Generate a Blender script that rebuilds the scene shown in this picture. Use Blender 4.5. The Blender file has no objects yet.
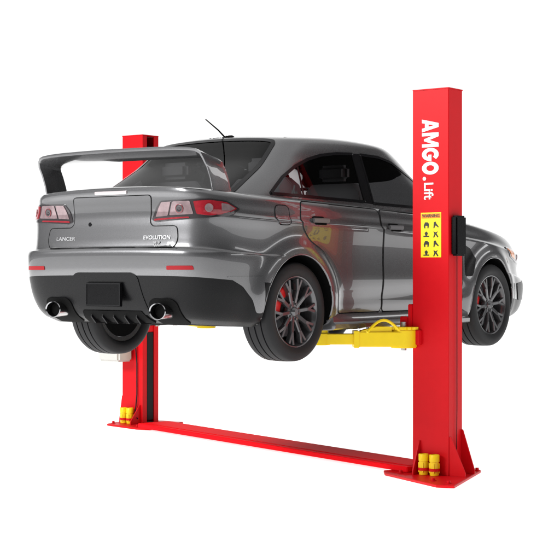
import bpy, bmesh, math, random
from math import sin, cos, pi, radians, hypot, atan2
from mathutils import Vector, Matrix
from mathutils.bvhtree import BVHTree
from mathutils.geometry import delaunay_2d_cdt
random.seed(3)
S = bpy.context.scene
COL = S.collection
# ------------------------------------------------------------------ helpers
def pchip(pts):
    xs = [p[0] for p in pts]; ys = [p[1] for p in pts]; n = len(xs)
    h = [xs[i+1]-xs[i] for i in range(n-1)]; d = [(ys[i+1]-ys[i])/h[i] for i in range(n-1)]
    m = [0.0]*n; m[0] = d[0]; m[-1] = d[-1]
    for i in range(1, n-1):
        if d[i-1]*d[i] > 0:
            w1 = 2*h[i]+h[i-1]; w2 = h[i]+2*h[i-1]
            m[i] = (w1+w2)/(w1/d[i-1]+w2/d[i])
    def f(x):
        if x <= xs[0]: return ys[0]
        if x >= xs[-1]: return ys[-1]
        i = 0
        while x > xs[i+1]: i += 1
        t = (x-xs[i])/h[i]
        return ((2*t**3-3*t*t+1)*ys[i]+(t**3-2*t*t+t)*h[i]*m[i]+(-2*t**3+3*t*t)*ys[i+1]+(t**3-t*t)*h[i]*m[i+1])
    return f
def sstep(a, b, x):
    t = min(1, max(0, (x-a)/(b-a))); return t*t*(3-2*t)

def mat(name, col, metal=0.0, rough=0.5, coat=0.0, coat_rough=0.03, noise=0.0, nscale=30, bump=0.0, spec=0.5, coat_ior=1.5):
    m = bpy.data.materials.new(name); m.use_nodes = True
    nt = m.node_tree; b = nt.nodes['Principled BSDF']
    b.inputs['Base Color'].default_value = (*col, 1); b.inputs['Metallic'].default_value = metal
    b.inputs['Roughness'].default_value = rough; b.inputs['Coat Weight'].default_value = coat
    b.inputs['Coat Roughness'].default_value = coat_rough; b.inputs['Coat IOR'].default_value = coat_ior
    b.inputs['Specular IOR Level'].default_value = spec
    if noise or bump:
        tc = nt.nodes.new('ShaderNodeTexCoord'); n = nt.nodes.new('ShaderNodeTexNoise')
        n.inputs['Scale'].default_value = nscale; n.inputs['Detail'].default_value = 4
        nt.links.new(tc.outputs['Object'], n.inputs['Vector'])
        if noise:
            mr = nt.nodes.new('ShaderNodeMapRange')
            mr.inputs['To Min'].default_value = 1-noise; mr.inputs['To Max'].default_value = 1+noise
            nt.links.new(n.outputs['Fac'], mr.inputs['Value'])
            mx = nt.nodes.new('ShaderNodeVectorMath'); mx.operation = 'SCALE'
            mx.inputs[0].default_value = col
            nt.links.new(mr.outputs[0], mx.inputs['Scale'])
            nt.links.new(mx.outputs[0], b.inputs['Base Color'])
            m2 = nt.nodes.new('ShaderNodeMapRange')
            m2.inputs['To Min'].default_value = max(0, rough-min(noise,.2)*.3); m2.inputs['To Max'].default_value = rough+min(noise,.2)*.3
            nt.links.new(n.outputs['Fac'], m2.inputs['Value']); nt.links.new(m2.outputs[0], b.inputs['Roughness'])
        if bump:
            bp = nt.nodes.new('ShaderNodeBump'); bp.inputs['Strength'].default_value = bump; bp.inputs['Distance'].default_value = .004
            nt.links.new(n.outputs['Fac'], bp.inputs['Height']); nt.links.new(bp.outputs[0], b.inputs['Normal'])
    return m
PAINT = mat('grey_metallic_paint', (.120, .120, .124), .60, .27, 1.0, .015, noise=.05, nscale=400, coat_ior=1.5)
HANDLE = mat('grey_handle_paint', (.12, .12, .125), .2, .45, .2, .2)
BLACKP = mat('black_plastic', (.003, .003, .0035), 0, .28, 0, noise=.1, nscale=80, spec=.16)
SEAM = mat('seam_black', (.003, .003, .003), 0, .8, spec=.1)
WELL = mat('liner_black', (.003, .003, .003), 0, .9, spec=.05)
TRIM = mat('gloss_black_trim', (.006, .006, .007), 0, .2, spec=.25)
SEATM = mat('seat_grey_fabric', (.13, .13, .135), 0, .7)
RUBBER = mat('tyre_rubber', (.009, .009, .010), 0, .6, noise=.15, nscale=60, bump=.15, spec=.3)
RIM = mat('dark_wheel_metal', (.10, .10, .104), .7, .26, .5, .06)
DISC = mat('brake_steel', (.10, .10, .105), .6, .45)
CALIPER = mat('caliper_red', (.65, .012, .012), 0, .3, .4)
CHROME = mat('dark_chrome', (.38, .38, .39), 1, .16)
TIPIN = mat('exhaust_bore_black', (.004, .004, .004), 0, .9, spec=.05)  # near-black fill for the exhaust tip bore
BADGE = mat('badge_silver', (.50, .50, .51), .5, .3)
REDLENS = mat('red_lens', (.25, .012, .020), 0, .06, 1, noise=.35, nscale=45)
REDREF = mat('red_reflector', (.26, .004, .008), 0, .4, 0, spec=.25)
SMOKE = mat('lamp_housing', (.06, .052, .056), .6, .15, 1)
PINKLENS = mat('clear_lens', (.30, .215, .225), .4, .08, 1, noise=.45, nscale=30)
WHITEREF = mat('clear_lens_plain', (.50, .44, .445), .3, .08, 1)
AMBER = mat('amber_lens', (.75, .22, .03), 0, .1, 1)
RED = mat('red_powder_coat', (.60, .004, .009), 0, .42, 0, noise=.05, nscale=14, spec=.14)
REDR = mat('red_rail_brightened', (.80, .006, .012), 0, .6, 0, noise=.05, nscale=14, spec=.03)  # lift red with brightened colour, offsetting the shade under the car
YEL = mat('yellow_paint', (.86, .62, .008), 0, .38, 0, noise=.06, nscale=25, spec=.3)
WHITEL = mat('white_lettering', (.85, .85, .85), 0, .5)
LABELY = mat('label_yellow', (.9, .68, .0), 0, .45)
LABELO = mat('label_orange', (.80, .22, .0), 0, .45)
INK = mat('label_ink', (.01, .01, .01), 0, .5)
TANKM = mat('white_tank_plastic', (.50, .50, .47), 0, .4)
STEEL = mat('zinc_steel', (.45, .45, .46), 1, .4)
DARKM = mat('dark_steel', (.010, .010, .011), .1, .5, spec=.15)
def glass(name, tint, ior):
    g = bpy.data.materials.new(name); g.use_nodes = True; nt = g.node_tree
    for n_ in list(nt.nodes): nt.nodes.remove(n_)
    o = nt.nodes.new('ShaderNodeOutputMaterial'); m = nt.nodes.new('ShaderNodeMixShader'); t = nt.nodes.new('ShaderNodeBsdfTransparent')
    gl = nt.nodes.new('ShaderNodeBsdfGlossy'); f = nt.nodes.new('ShaderNodeFresnel')
    t.inputs['Color'].default_value = (tint, tint, tint*1.01, 1); gl.inputs['Roughness'].default_value = .01; f.inputs['IOR'].default_value = ior
    nt.links.new(f.outputs[0], m.inputs[0]); nt.links.new(t.outputs[0], m.inputs[1]); nt.links.new(gl.outputs[0], m.inputs[2]); nt.links.new(m.outputs[0], o.inputs[0])
    return g
GLASS = glass('tinted_glass', .46, 1.24)
GLASSS = glass('side_tinted_glass', .74, 1.30)

def fin(name, bm, me, parent, smooth=True, angle=35, recalc=False):
    if recalc: bmesh.ops.recalc_face_normals(bm, faces=bm.faces)
    a = radians(angle)
    for f in bm.faces: f.smooth = smooth
    if smooth:
        for e in bm.edges:
            if len(e.link_faces) == 2 and e.calc_face_angle(0) > a: e.smooth = False
    bm.to_mesh(me); bm.free(); me.update()
    o = bpy.data.objects.new(name, me); COL.objects.link(o)
    if parent: o.parent = parent
    return o
def mkb(name, bm, m, parent=None, smooth=True, angle=35, bevel=0, seg=2, recalc=True):
    if bevel:
        bmesh.ops.recalc_face_normals(bm, faces=bm.faces)
        es = [e for e in bm.edges if len(e.link_faces) == 2 and e.calc_face_angle(0) > radians(30)]
        bmesh.ops.bevel(bm, geom=es, offset=bevel, segments=seg, affect='EDGES', clamp_overlap=True)
    me = bpy.data.meshes.new(name)
    for mm in (m if isinstance(m, (list, tuple)) else [m]): me.materials.append(mm)
    return fin(name, bm, me, parent, smooth, angle, recalc)
def box(bm, x0, x1, y0, y1, z0, z1):
    vs = [bm.verts.new((x, y, z)) for x in (x0, x1) for y in (y0, y1) for z in (z0, z1)]
    for q in ((0,1,3,2),(4,6,7,5),(0,4,5,1),(2,3,7,6),(0,2,6,4),(1,5,7,3)): bm.faces.new([vs[i] for i in q])
def prism(bm, pts, z0, z1):
    a = [bm.verts.new((x, y, z0)) for x, y in pts]; b = [bm.verts.new((x, y, z1)) for x, y in pts]; n = len(pts)
    bm.faces.new(a); bm.faces.new(b)
    for i in range(n): bm.faces.new((a[i], a[(i+1) % n], b[(i+1) % n], b[i]))
def bar(bm, p0, p1, w, h, w1=None, h1=None):
    p0 = Vector(p0); p1 = Vector(p1); d = (p1-p0).normalized()
    up = Vector((0, 0, 1)) if abs(d.z) < .95 else Vector((1, 0, 0))
    s = d.cross(up).normalized(); u = s.cross(d).normalized(); w1 = w if w1 is None else w1; h1 = h if h1 is None else h1
    vs = []
    for p, ww, hh in ((p0, w, h), (p1, w1, h1)):
        for a, b in ((-1,-1),(1,-1),(1,1),(-1,1)): vs.append(bm.verts.new(p+s*a*ww/2+u*b*hh/2))
    for q in ((0,1,2,3),(7,6,5,4),(0,4,5,1),(1,5,6,2),(2,6,7,3),(3,7,4,0)): bm.faces.new([vs[i] for i in q])
def tube(bm, pts, r, n=10, r1=None):
    pts = [Vector(p) for p in pts]; rings = []
    for i, p in enumerate(pts):
        d = (pts[min(i+1, len(pts)-1)]-pts[max(i-1, 0)]).normalized()
        up = Vector((0, 0, 1)) if abs(d.z) < .9 else Vector((1, 0, 0))
        s = d.cross(up).normalized(); u = s.cross(d)
        rr = r if r1 is None else r+(r1-r)*i/(len(pts)-1)
        rings.append([bm.verts.new(p+(s*cos(2*pi*k/n)+u*sin(2*pi*k/n))*rr) for k in range(n)])
    for a, b in zip(rings, rings[1:]):
        for k in range(n): bm.faces.new((a[k], a[(k+1) % n], b[(k+1) % n], b[k]))
    bm.faces.new(rings[0]); bm.faces.new(rings[-1])
def lathe(bm, prof, axis='x', c=(0,0,0), n=48, closed=False):
    c = Vector(c); rings = []
    for a, r in prof:
        ring = []
        for k in range(n):
            t = 2*pi*k/n
            v = (a, r*cos(t), r*sin(t)) if axis == 'x' else ((r*cos(t), r*sin(t), a) if axis == 'z' else (r*cos(t), a, r*sin(t)))
            ring.append(bm.verts.new(c+Vector(v)))
        rings.append(ring)
    pr = list(zip(rings, rings[1:]))
    if closed: pr.append((rings[-1], rings[0]))
    for a, b in pr:
        for k in range(n): bm.faces.new((a[k], a[(k+1) % n], b[(k+1) % n], b[k]))
    if not closed:
        if prof[0][1] > 1e-3: bm.faces.new(rings[0])
        if prof[-1][1] > 1e-3: bm.faces.new(rings[-1])
def empty(name, loc, label=None, cat=None, group=None):
    o = bpy.data.objects.new(name, None); COL.objects.link(o); o.location = loc; o.empty_display_size = .2
    if label: o['label'] = label
    if cat: o['category'] = cat
    if group: o['group'] = group
    return o
def curve_mesh(name, cu, M, m, parent, sx, TM, conform):
    t = bpy.data.objects.new('tmp', cu); COL.objects.link(t)
    dg = bpy.context.evaluated_depsgraph_get(); me = bpy.data.meshes.new_from_object(t.evaluated_get(dg))
    bpy.data.objects.remove(t)
    me.transform(Matrix.Diagonal((sx, 1, 1, 1))); me.transform(M)
    if conform:
        cast, off = conform
        y0 = M.translation.y
        for v in me.vertices:
            p = cast(Vector((v.co.x, v.co.z)), off); v.co.y = p.y+(v.co.y-y0)
    if TM is not None: me.transform(TM)
    me.materials.clear(); me.materials.append(m)
    o = bpy.data.objects.new(name, me); COL.objects.link(o); o.parent = parent
    return o
def text(name, s, size, M, m, parent, bold=0.0, ext=.0012, sx=1.0, align='LEFT', spacing=1.0, TM=None, conform=None):
    cu = bpy.data.curves.new(name, 'FONT'); cu.body = s; cu.size = size; cu.offset = bold; cu.extrude = ext
    cu.align_x = align; cu.align_y = 'CENTER'; cu.space_character = spacing
    return curve_mesh(name, cu, M, m, parent, sx, TM, conform)
def glyphs(name, polys, M, m, parent, ext=.0012, TM=None):
    cu = bpy.data.curves.new(name, 'CURVE'); cu.dimensions = '2D'; cu.fill_mode = 'BOTH'; cu.extrude = ext
    for p in polys:
        s = cu.splines.new('POLY'); s.points.add(len(p)-1); s.use_cyclic_u = True
        for i, (x, y) in enumerate(p): s.points[i].co = (x, y, 0, 1)
    return curve_mesh(name, cu, M, m, parent, 1.0, TM, None)
def arc(cx, cy, r, a0, a1, n=28): return [(cx+r*cos(radians(a0+(a1-a0)*i/n)), cy+r*sin(radians(a0+(a1-a0)*i/n))) for i in range(n+1)]
GM = [[(0,0),(0,1),(.30,1),(.56,.46),(.82,1),(1.12,1),(1.12,0),(.87,0),(.87,.60),(.63,.12),(.49,.12),(.25,.60),(.25,0)]]

# ------------------------------------------------------------------ CAR
K = 1.418/1.484
CARZ = 1.418-.593
car = empty('car', (0, 0, CARZ), 'dark grey sports sedan with a tall rear wing, raised on the red two-post lift', 'car')
YA = 1.325
def outline(nF, nR, W, L, N):
    def half(n, sg):
        out = []
        for i in range(2001):
            t = pi/2*i/2000
            out.append((abs(sin(t))**(2/n), sg*abs(cos(t))**(2/n)))
        return out
    r = half(nR, -1); f = half(nF, 1)[::-1]
    pts = r+f[1:]
    L_ = [0]
    for a, b in zip(pts, pts[1:]): L_.append(L_[-1]+hypot((b[0]-a[0])*W, (b[1]-a[1])*L))
    tot = L_[-1]; h = N//2; res = []; j = 0
    for i in range(h+1):
        t = tot*i/h
        while j < len(L_)-2 and L_[j+1] < t: j += 1
        q = (t-L_[j])/max(1e-9, L_[j+1]-L_[j])
        res.append((pts[j][0]+q*(pts[j+1][0]-pts[j][0]), pts[j][1]+q*(pts[j+1][1]-pts[j][1])))
    res[0] = (0, -1); res[-1] = (0, 1)
    return res+[(-x, y) for x, y in res[1:-1][::-1]]
BC = [(0,.79,2.04,2.14),(.04,.84,2.12,2.26),(.12,.872,2.175,2.33),(.25,.890,2.215,2.36),(.40,.894,2.238,2.37),(.50,.896,2.242,2.36),
      (.535,.895,2.230,2.33),(.552,.886,2.180,2.30),(.62,.882,2.170,2.28),(.72,.887,2.160,2.27),(.80,.900,2.152,2.26),(.812,.898,2.152,2.255),(.83,.880,2.154,2.25),(.92,.862,2.160,2.21),(.965,.848,2.168,2.17),(.985,.825,2.168,2.12),(.995,.805,2.158,2.07),(1,.79,2.135,2.03)]
bW = pchip([(c[0], c[1]) for c in BC]); bR = pchip([(c[0], c[2]) for c in BC]); bF = pchip([(c[0], c[3]+.02) for c in BC])
TE = pchip([(-2.3,1.118),(-2.05,1.112),(-1.8,1.100),(-1.2,1.085),(0,1.052),(.9,1.0),(1.3,.955),(1.7,.895),(2.0,.83),(2.3,.75)])
CR = pchip([(-2.3,.030),(-1.5,.04),(0,.06),(1.0,.075),(1.8,.06),(2.3,.03)])
ZB = pchip([(-2.3,.29),(-1.9,.25),(-1,.215),(1,.215),(1.9,.20),(2.3,.22)])
def side_w(f, y):
    w = bW(f)
    k = 1-sstep(1.45, 1.9, abs(y))
    if .40 < f < .80: w = w*(1-k)+(.894+(.900-.894)*(f-.40)/.40-.006*sin(pi*(f-.40)/.40))*k
    return w
def body_pt(ux, uy, f, s=1.0):
    y = uy*(bF(f) if uy > 0 else bR(f)); w = side_w(f, y)
    if y > .8: w *= 1-.02*((y-.8)/1.45)**2
    x = ux*w*s
    zt = TE(y)+CR(y)*(1-(ux*s)**2)
    z = ZB(y)+f*(zt-ZB(y))
    if s == 1.0:
        wt = sstep(.84, .97, abs(ux))
        for yw in (-YA, YA):
            r = hypot(y-yw, z-.33)
            a = .032 if r < .405 else .032*math.exp(-((r-.405)/.075)**2)
            x += math.copysign(a*wt, ux)
        if -.95 < y < .95: x -= math.copysign(.010*wt*sstep(.95,.80,abs(y))*math.exp(-((z-.43-.03*y)/.05)**2), ux)
    return (x, y, z)
N = 440
OUT = outline(4.8, 9.0, .88, 2.2, N)
fl = sorted(set([i/56 for i in range(57)]+[.015,.03,.335,.53,.54,.545,.55,.56,.79,.80,.806,.812,.82,.83,.965,.975,.985,.9925]))
verts = []; faces = []; mi = []
def add_ring(fn):
    st = len(verts)
    for ux, uy in OUT: verts.append(fn(ux, uy))
    return st
rings = []
for s in (0.0, .3, .6, .85): rings.append((add_ring(lambda a, b: body_pt(a, b, 0, s if s else 0.0)), 'u', 0))
for f in fl: rings.append((add_ring(lambda a, b: body_pt(a, b, f)), 's', f))
for s in (.985, .95, .85, .7, .5, .3, .15, 0.0): rings.append((add_ring(lambda a, b: body_pt(a, b, 1, s if s else 0.0)), 't', 1))
for (a, ka, fa), (b, kb, fb) in zip(rings, rings[1:]):
    for k in range(N):
        k2 = (k+1) % N
        faces.append((a+k, a+k2, b+k2, b+k))
        yy = verts[a+k][1]
        i = 0
        if kb == 'u' or ka == 'u': i = 1
        elif ka == 's' and kb == 's':
            if yy < -1.55: i = 2 if fb <= .3351 else (3 if fb <= .5401 else 0)
            elif yy > 1.55: i = 5 if fb <= .2501 else (4 if fb <= .5401 else 0)
        mi.append(i)
me = bpy.data.meshes.new('b'); me.from_pydata(verts, [], faces)
bslots = [PAINT, WELL, BLACKP, PAINT, PAINT, BLACKP]
for m in bslots: me.materials.append(m)
for p, i in zip(me.polygons, mi): p.material_index = i
bm = bmesh.new(); bm.from_mesh(me)
bmesh.ops.remove_doubles(bm, verts=bm.verts, dist=1e-5)
bmesh.ops.dissolve_degenerate(bm, dist=1e-6, edges=bm.edges)
bmesh.ops.recalc_face_normals(bm, faces=bm.faces)
bm.to_mesh(me)
BODY = BVHTree.FromBMesh(bm)
bm.free()
def boolean(me, cutters, slots):
    tmp = bpy.data.objects.new('tmpbody', me); COL.objects.link(tmp); obs = []
    for cut in cutters:
        bmesh.ops.recalc_face_normals(cut, faces=cut.faces)
        for f in cut.faces: f.material_index = 1
        cme = bpy.data.meshes.new('c')
        for m in slots: cme.materials.append(m)
        cut.to_mesh(cme); cut.free()
        cob = bpy.data.objects.new('tmpcut', cme); COL.objects.link(cob); obs.append(cob)
        md = tmp.modifiers.new('b', 'BOOLEAN'); md.operation = 'DIFFERENCE'; md.object = cob; md.solver = 'EXACT'
    dg = bpy.context.evaluated_depsgraph_get(); res = bpy.data.meshes.new_from_object(tmp.evaluated_get(dg))
    bpy.data.objects.remove(tmp)
    for o in obs: bpy.data.objects.remove(o)
    return res
cut = bmesh.new()
for yw in (-YA, YA):
    for sx in (-1, 1):
        lathe(cut, [(.60*sx, 0.0001), (.60*sx, .372), (1.2*sx, .372), (1.2*sx, .0001)], 'x', (0, yw, .335), 72)
res = boolean(me, [cut], bslots)
for idx, nm in enumerate(['body_shell', 'underbody', 'rear_valance', 'rear_bumper', 'front_bumper', 'front_valance']):
    bm = bmesh.new(); bm.from_mesh(res)
    bmesh.ops.delete(bm, geom=[f for f in bm.faces if f.material_index != idx], context='FACES')
    for f in bm.faces: f.material_index = 0
    if len(bm.faces) == 0: bm.free(); continue
    mkb(nm, bm, bslots[idx], car, angle=28, recalc=False)

def roundp(pts, r, n=5):
    out = []; m = len(pts)
    for i in range(m):
        p = Vector(pts[i]); a = Vector(pts[i-1]); b = Vector(pts[(i+1) % m])
        da = a-p; db = b-p; q = min(r, da.length*.45, db.length*.45)
        s = p+da.normalized()*q; e = p+db.normalized()*q
        for k in range(n+1):
            t = k/n; out.append(tuple(s*(1-t)**2+p*2*t*(1-t)+e*t*t))
    return out
# window outlines
rglass = roundp([(-1.375,1.116),(-1.21,1.235),(-1.05,1.318),(-.90,1.372),(-.74,1.410),(-.55,1.434),(-.35,1.443),(-.35,1.095),(-.8,1.103),(-1.15,1.112)], .008)
fglass = roundp([(-.245,1.445),(.0,1.440),(.17,1.412),(.46,1.300),(.72,1.165),(.87,1.082),(.3,1.080),(-.245,1.087)], .010)
rw = roundp([(-.52,-1.09),(.52,-1.09),(.57,-1.35),(.60,-1.66),(.3,-1.71),(-.3,-1.71),(-.60,-1.66),(-.57,-1.35)], .03)
ws = roundp([(-.50,.33),(.50,.33),(.60,.65),(.68,1.0),(.4,1.07),(-.4,1.07),(-.68,1.0),(-.60,.65)], .05)
# cabin
CC = [(0,.80,1.66,1.50),(.15,.785,1.53,1.40),(.4,.742,1.285,1.19),(.7,.684,1.00,.93),(.88,.648,.855,.76),(.955,.626,.795,.67),(.985,.603,.76,.62),(1,.57,.72,.56)]
cW = pchip([(c[0], c[1]) for c in CC]); cR = pchip([(c[0], c[2]) for c in CC]); cF = pchip([(c[0], c[3]) for c in CC])
CT = pchip([(-1.95,.84),(-1.5,.91),(-.9,.975),(-.3,1),(.4,.99),(1.1,.95)])
def cab_pt(ux, uy, g, s=1.0):
    y = -.3+uy*(cF(g) if uy > 0 else cR(g)); w = cW(g)*CT(y)
    tr = 1.492+.060*max(0, 1-((y+.34)/.95)**2)+.030*(1-(ux*s)**2)
    return (ux*w*s, y, .97+g*(tr-.97))
OUT = outline(5.5, 10.0, .7, 1.2, 320); NC = 320
verts = []; faces = []; rings = []; mi = []
gl = sorted(set([i/36 for i in range(37)]+[.93,.955,.965,.985,.9925]))
for s in (0.0, .4, .8): rings.append((add_ring(lambda a, b: (cab_pt(a, b, 0, s)[0], cab_pt(a, b, 0, s)[1], .97)), 2))
for g in gl: rings.append((add_ring(lambda a, b: cab_pt(a, b, g)), 2 if g == 0 else 0))
for s in (.98,.93,.8,.6,.4,.2,0.0): rings.append((add_ring(lambda a, b: cab_pt(a, b, 1, s)), 0))
for (a, ia), (b, ib) in zip(rings, rings[1:]):
    for k in range(NC): faces.append((a+k, a+(k+1) % NC, b+(k+1) % NC, b+k)); mi.append(ib)
me = bpy.data.meshes.new('cabin'); me.from_pydata(verts, [], faces)
cslots = [PAINT, WELL, WELL]
for m in cslots: me.materials.append(m)
for p, i in zip(me.polygons, mi): p.material_index = i
bm = bmesh.new(); bm.from_mesh(me); bmesh.ops.remove_doubles(bm, verts=bm.verts, dist=1e-5)
bmesh.ops.dissolve_degenerate(bm, dist=1e-6, edges=bm.edges)
bmesh.ops.recalc_face_normals(bm, faces=bm.faces)
CABIN = BVHTree.FromBMesh(bm); bm.to_mesh(me); bm.free()
def xprism(pl, x0, x1):
    b = bmesh.new(); a = [b.verts.new((x0, y, z)) for y, z in pl]; c = [b.verts.new((x1, y, z)) for y, z in pl]; n = len(pl)
    b.faces.new(a); b.faces.new(c)
    for i in range(n): b.faces.new((a[i], a[(i+1) % n], c[(i+1) % n], c[i]))
    return b
cuts = [xprism(rglass, -1.5, 1.5), xprism(fglass, -1.5, 1.5)]
for pl in (rw, ws):
    b = bmesh.new(); prism(b, pl, 1.0, 2.0); cuts.append(b)
res = boolean(me, cuts, cslots)
bm = bmesh.new(); bm.from_mesh(res)
bmesh.ops.delete(bm, geom=[f for f in bm.faces if f.material_index != 0], context='FACES')
b2 = bm.copy()
mkb('roof', bm, PAINT, car, angle=35, recalc=False)
b2.normal_update()
nv = {v: v.normal.copy() for v in b2.verts}
for v in b2.verts: v.co -= nv[v]*.012
bmesh.ops.reverse_faces(b2, faces=b2.faces)
mkb('headliner', b2, WELL, car, angle=60, recalc=False)

# surface patches
def mkcast(tree, org, dr, fallback, out):
    def f(p, off):
        best = None
        J = [(0, 0), (.0011, .0007), (-.0011, -.0007)]
        for dx, dz in J:
            o = org((p[0]+dx, p[1]+dz)); h = tree.ray_cast(o, dr)
            if h[0] is not None and (best is None or h[3] < best[0]-.004): best = (h[3], h[0], h[1], o)
        if best is None: return fallback(p)
        n = best[2]; n = n if n.dot(out) > 0 else -n
        return org(p)+dr*best[0]+n*off
    f.out = out; return f
def c_side(tree, sg): return mkcast(tree, lambda p: Vector((3*sg, p[0], p[1])), Vector((-sg, 0, 0)), lambda p: Vector((.8*sg, p[0], p[1])), Vector((sg, 0, 0)))
def c_rear(tree, sg=-1): return mkcast(tree, lambda p: Vector((p[0], 5*sg, p[1])), Vector((0, -sg, 0)), lambda p: Vector((p[0], 2.1*sg, p[1])), Vector((0, sg, 0)))
def c_top(tree):
    raw = mkcast(tree, lambda p: Vector((p[0], p[1], 4)), Vector((0, 0, -1)), lambda p: Vector((p[0], p[1], 1.1)), Vector((0, 0, 1)))
    def f(p, off):
        if abs(p[0]) < .075:
            a = raw((-.09, p[1]), off); b = raw((.09, p[1]), off)
            return Vector((p[0], (a.y+b.y)/2, max(a.z, b.z)+.0006))
        return raw(p, off)
    f.out = raw.out; return f
def c_ang(tree, sx, sy, cx=.25, cy=1.75, k=.5):
    def f(p, off):
        a = p[0]/k; d = Vector((sin(a)*sx, cos(a)*sy, 0)); c = Vector((cx*sx, cy*sy, p[1]))
        h = tree.ray_cast(c+d*2, -d)
        if h[0] is None: h = tree.ray_cast(c+d*2+Vector((.0005,.0004,.0007)), -d)
        if h[0] is None: return c+d*.5
        n = h[1]; n = n if n.dot(d) > 0 else -n
        return h[0]+n*off
    f.out = Vector((sx, sy, 0)).normalized(); return f
def inside(p, poly):
    c = False; j = len(poly)-1
    for i in range(len(poly)):
        if (poly[i][1] > p[1]) != (poly[j][1] > p[1]) and p[0] < (poly[j][0]-poly[i][0])*(p[1]-poly[i][1])/(poly[j][1]-poly[i][1])+poly[i][0]: c = not c
        j = i
    return c
def patch(name, poly, cast, off, m, parent=None, sp=.03, rim=True):
    parent = parent or car
    B = []
    for i in range(len(poly)):
        a = Vector(poly[i]); b = Vector(poly[(i+1) % len(poly)]); L = (b-a).length
        if L < 1e-5: continue
        k = max(1, int(L/sp))
        for j in range(k): B.append(a+(b-a)*j/k)
    nb = len(B); V = [Vector(p) for p in B]
    xs = [p.x for p in B]; ys = [p.y for p in B]
    y = min(ys)+sp/2
    while y < max(ys):
        x = min(xs)+sp/2
        while x < max(xs):
            if inside((x, y), B) and min((Vector((x, y))-b).length for b in B) > sp*.45: V.append(Vector((x, y)))
            x += sp
        y += sp
    r = delaunay_2d_cdt(V, [(i, (i+1) % nb) for i in range(nb)], [], 1, 1e-6)
    vv = r[0]; ff = [f for f in r[2] if inside(tuple(sum((vv[i] for i in f), Vector((0, 0)))/len(f)), B)]
    bm = bmesh.new(); P = [bm.verts.new(cast(v, off)) for v in vv]
    for f in ff:
        q = [P[i] for i in f]; n = (q[1].co-q[0].co).cross(q[2].co-q[0].co)
        if n.dot(cast.out) < 0: q = q[::-1]
        try: bm.faces.new(q)
        except ValueError: pass
    for v in [v for v in bm.verts if not v.link_faces]: bm.verts.remove(v)
    if rim:
        bm.normal_update()
        be = [e for e in bm.edges if len(e.link_faces) == 1]
        nrm = {v: v.normal.copy() for v in bm.verts}
        e2 = bmesh.ops.extrude_edge_only(bm, edges=be)['geom']
        nv = [g for g in e2 if isinstance(g, bmesh.types.BMVert)]
        for v in nv:
            src = min((w for e in v.link_edges for w in e.verts if w in nrm), key=lambda w: (w.co-v.co).length)
            v.co = v.co-nrm[src]*(off+.002)
    return mkb(name, bm, m, parent, angle=40, recalc=False)
def strip(name, line, cast, off, m, w=.005, closed=False, parent=None, sp=.02):
    parent = parent or car
    P = []
    n = len(line); rng = n if closed else n-1
    for i in range(rng):
        a = Vector(line[i]); b = Vector(line[(i+1) % n]); L = (b-a).length
        if L < 1e-6: continue
        k = max(1, int(L/sp))
        for j in range(k): P.append(a+(b-a)*j/k)
    if not closed: P.append(Vector(line[-1]))
    A = []; m_ = len(P)
    for i in range(m_):
        if closed: d = P[(i+1) % m_]-P[i-1]
        else: d = P[min(i+1, m_-1)]-P[max(i-1, 0)]
        nn = Vector((-d.y, d.x)).normalized()*w/2
        A.append([cast(P[i]+nn, off), cast(P[i]-nn, off)])
    bm = bmesh.new(); A = [(bm.verts.new(a), bm.verts.new(b)) for a, b in A]
    for i in range(m_ if closed else m_-1):
        a = A[i]; b = A[(i+1) % m_]; q = [a[0], a[1], b[1], b[0]]
        nrm = (q[1].co-q[0].co).cross(q[2].co-q[0].co)
        if nrm.dot(cast.out) < 0: q = q[::-1]
        bm.faces.new(q)
    return mkb(name, bm, m, parent, recalc=False)

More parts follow.
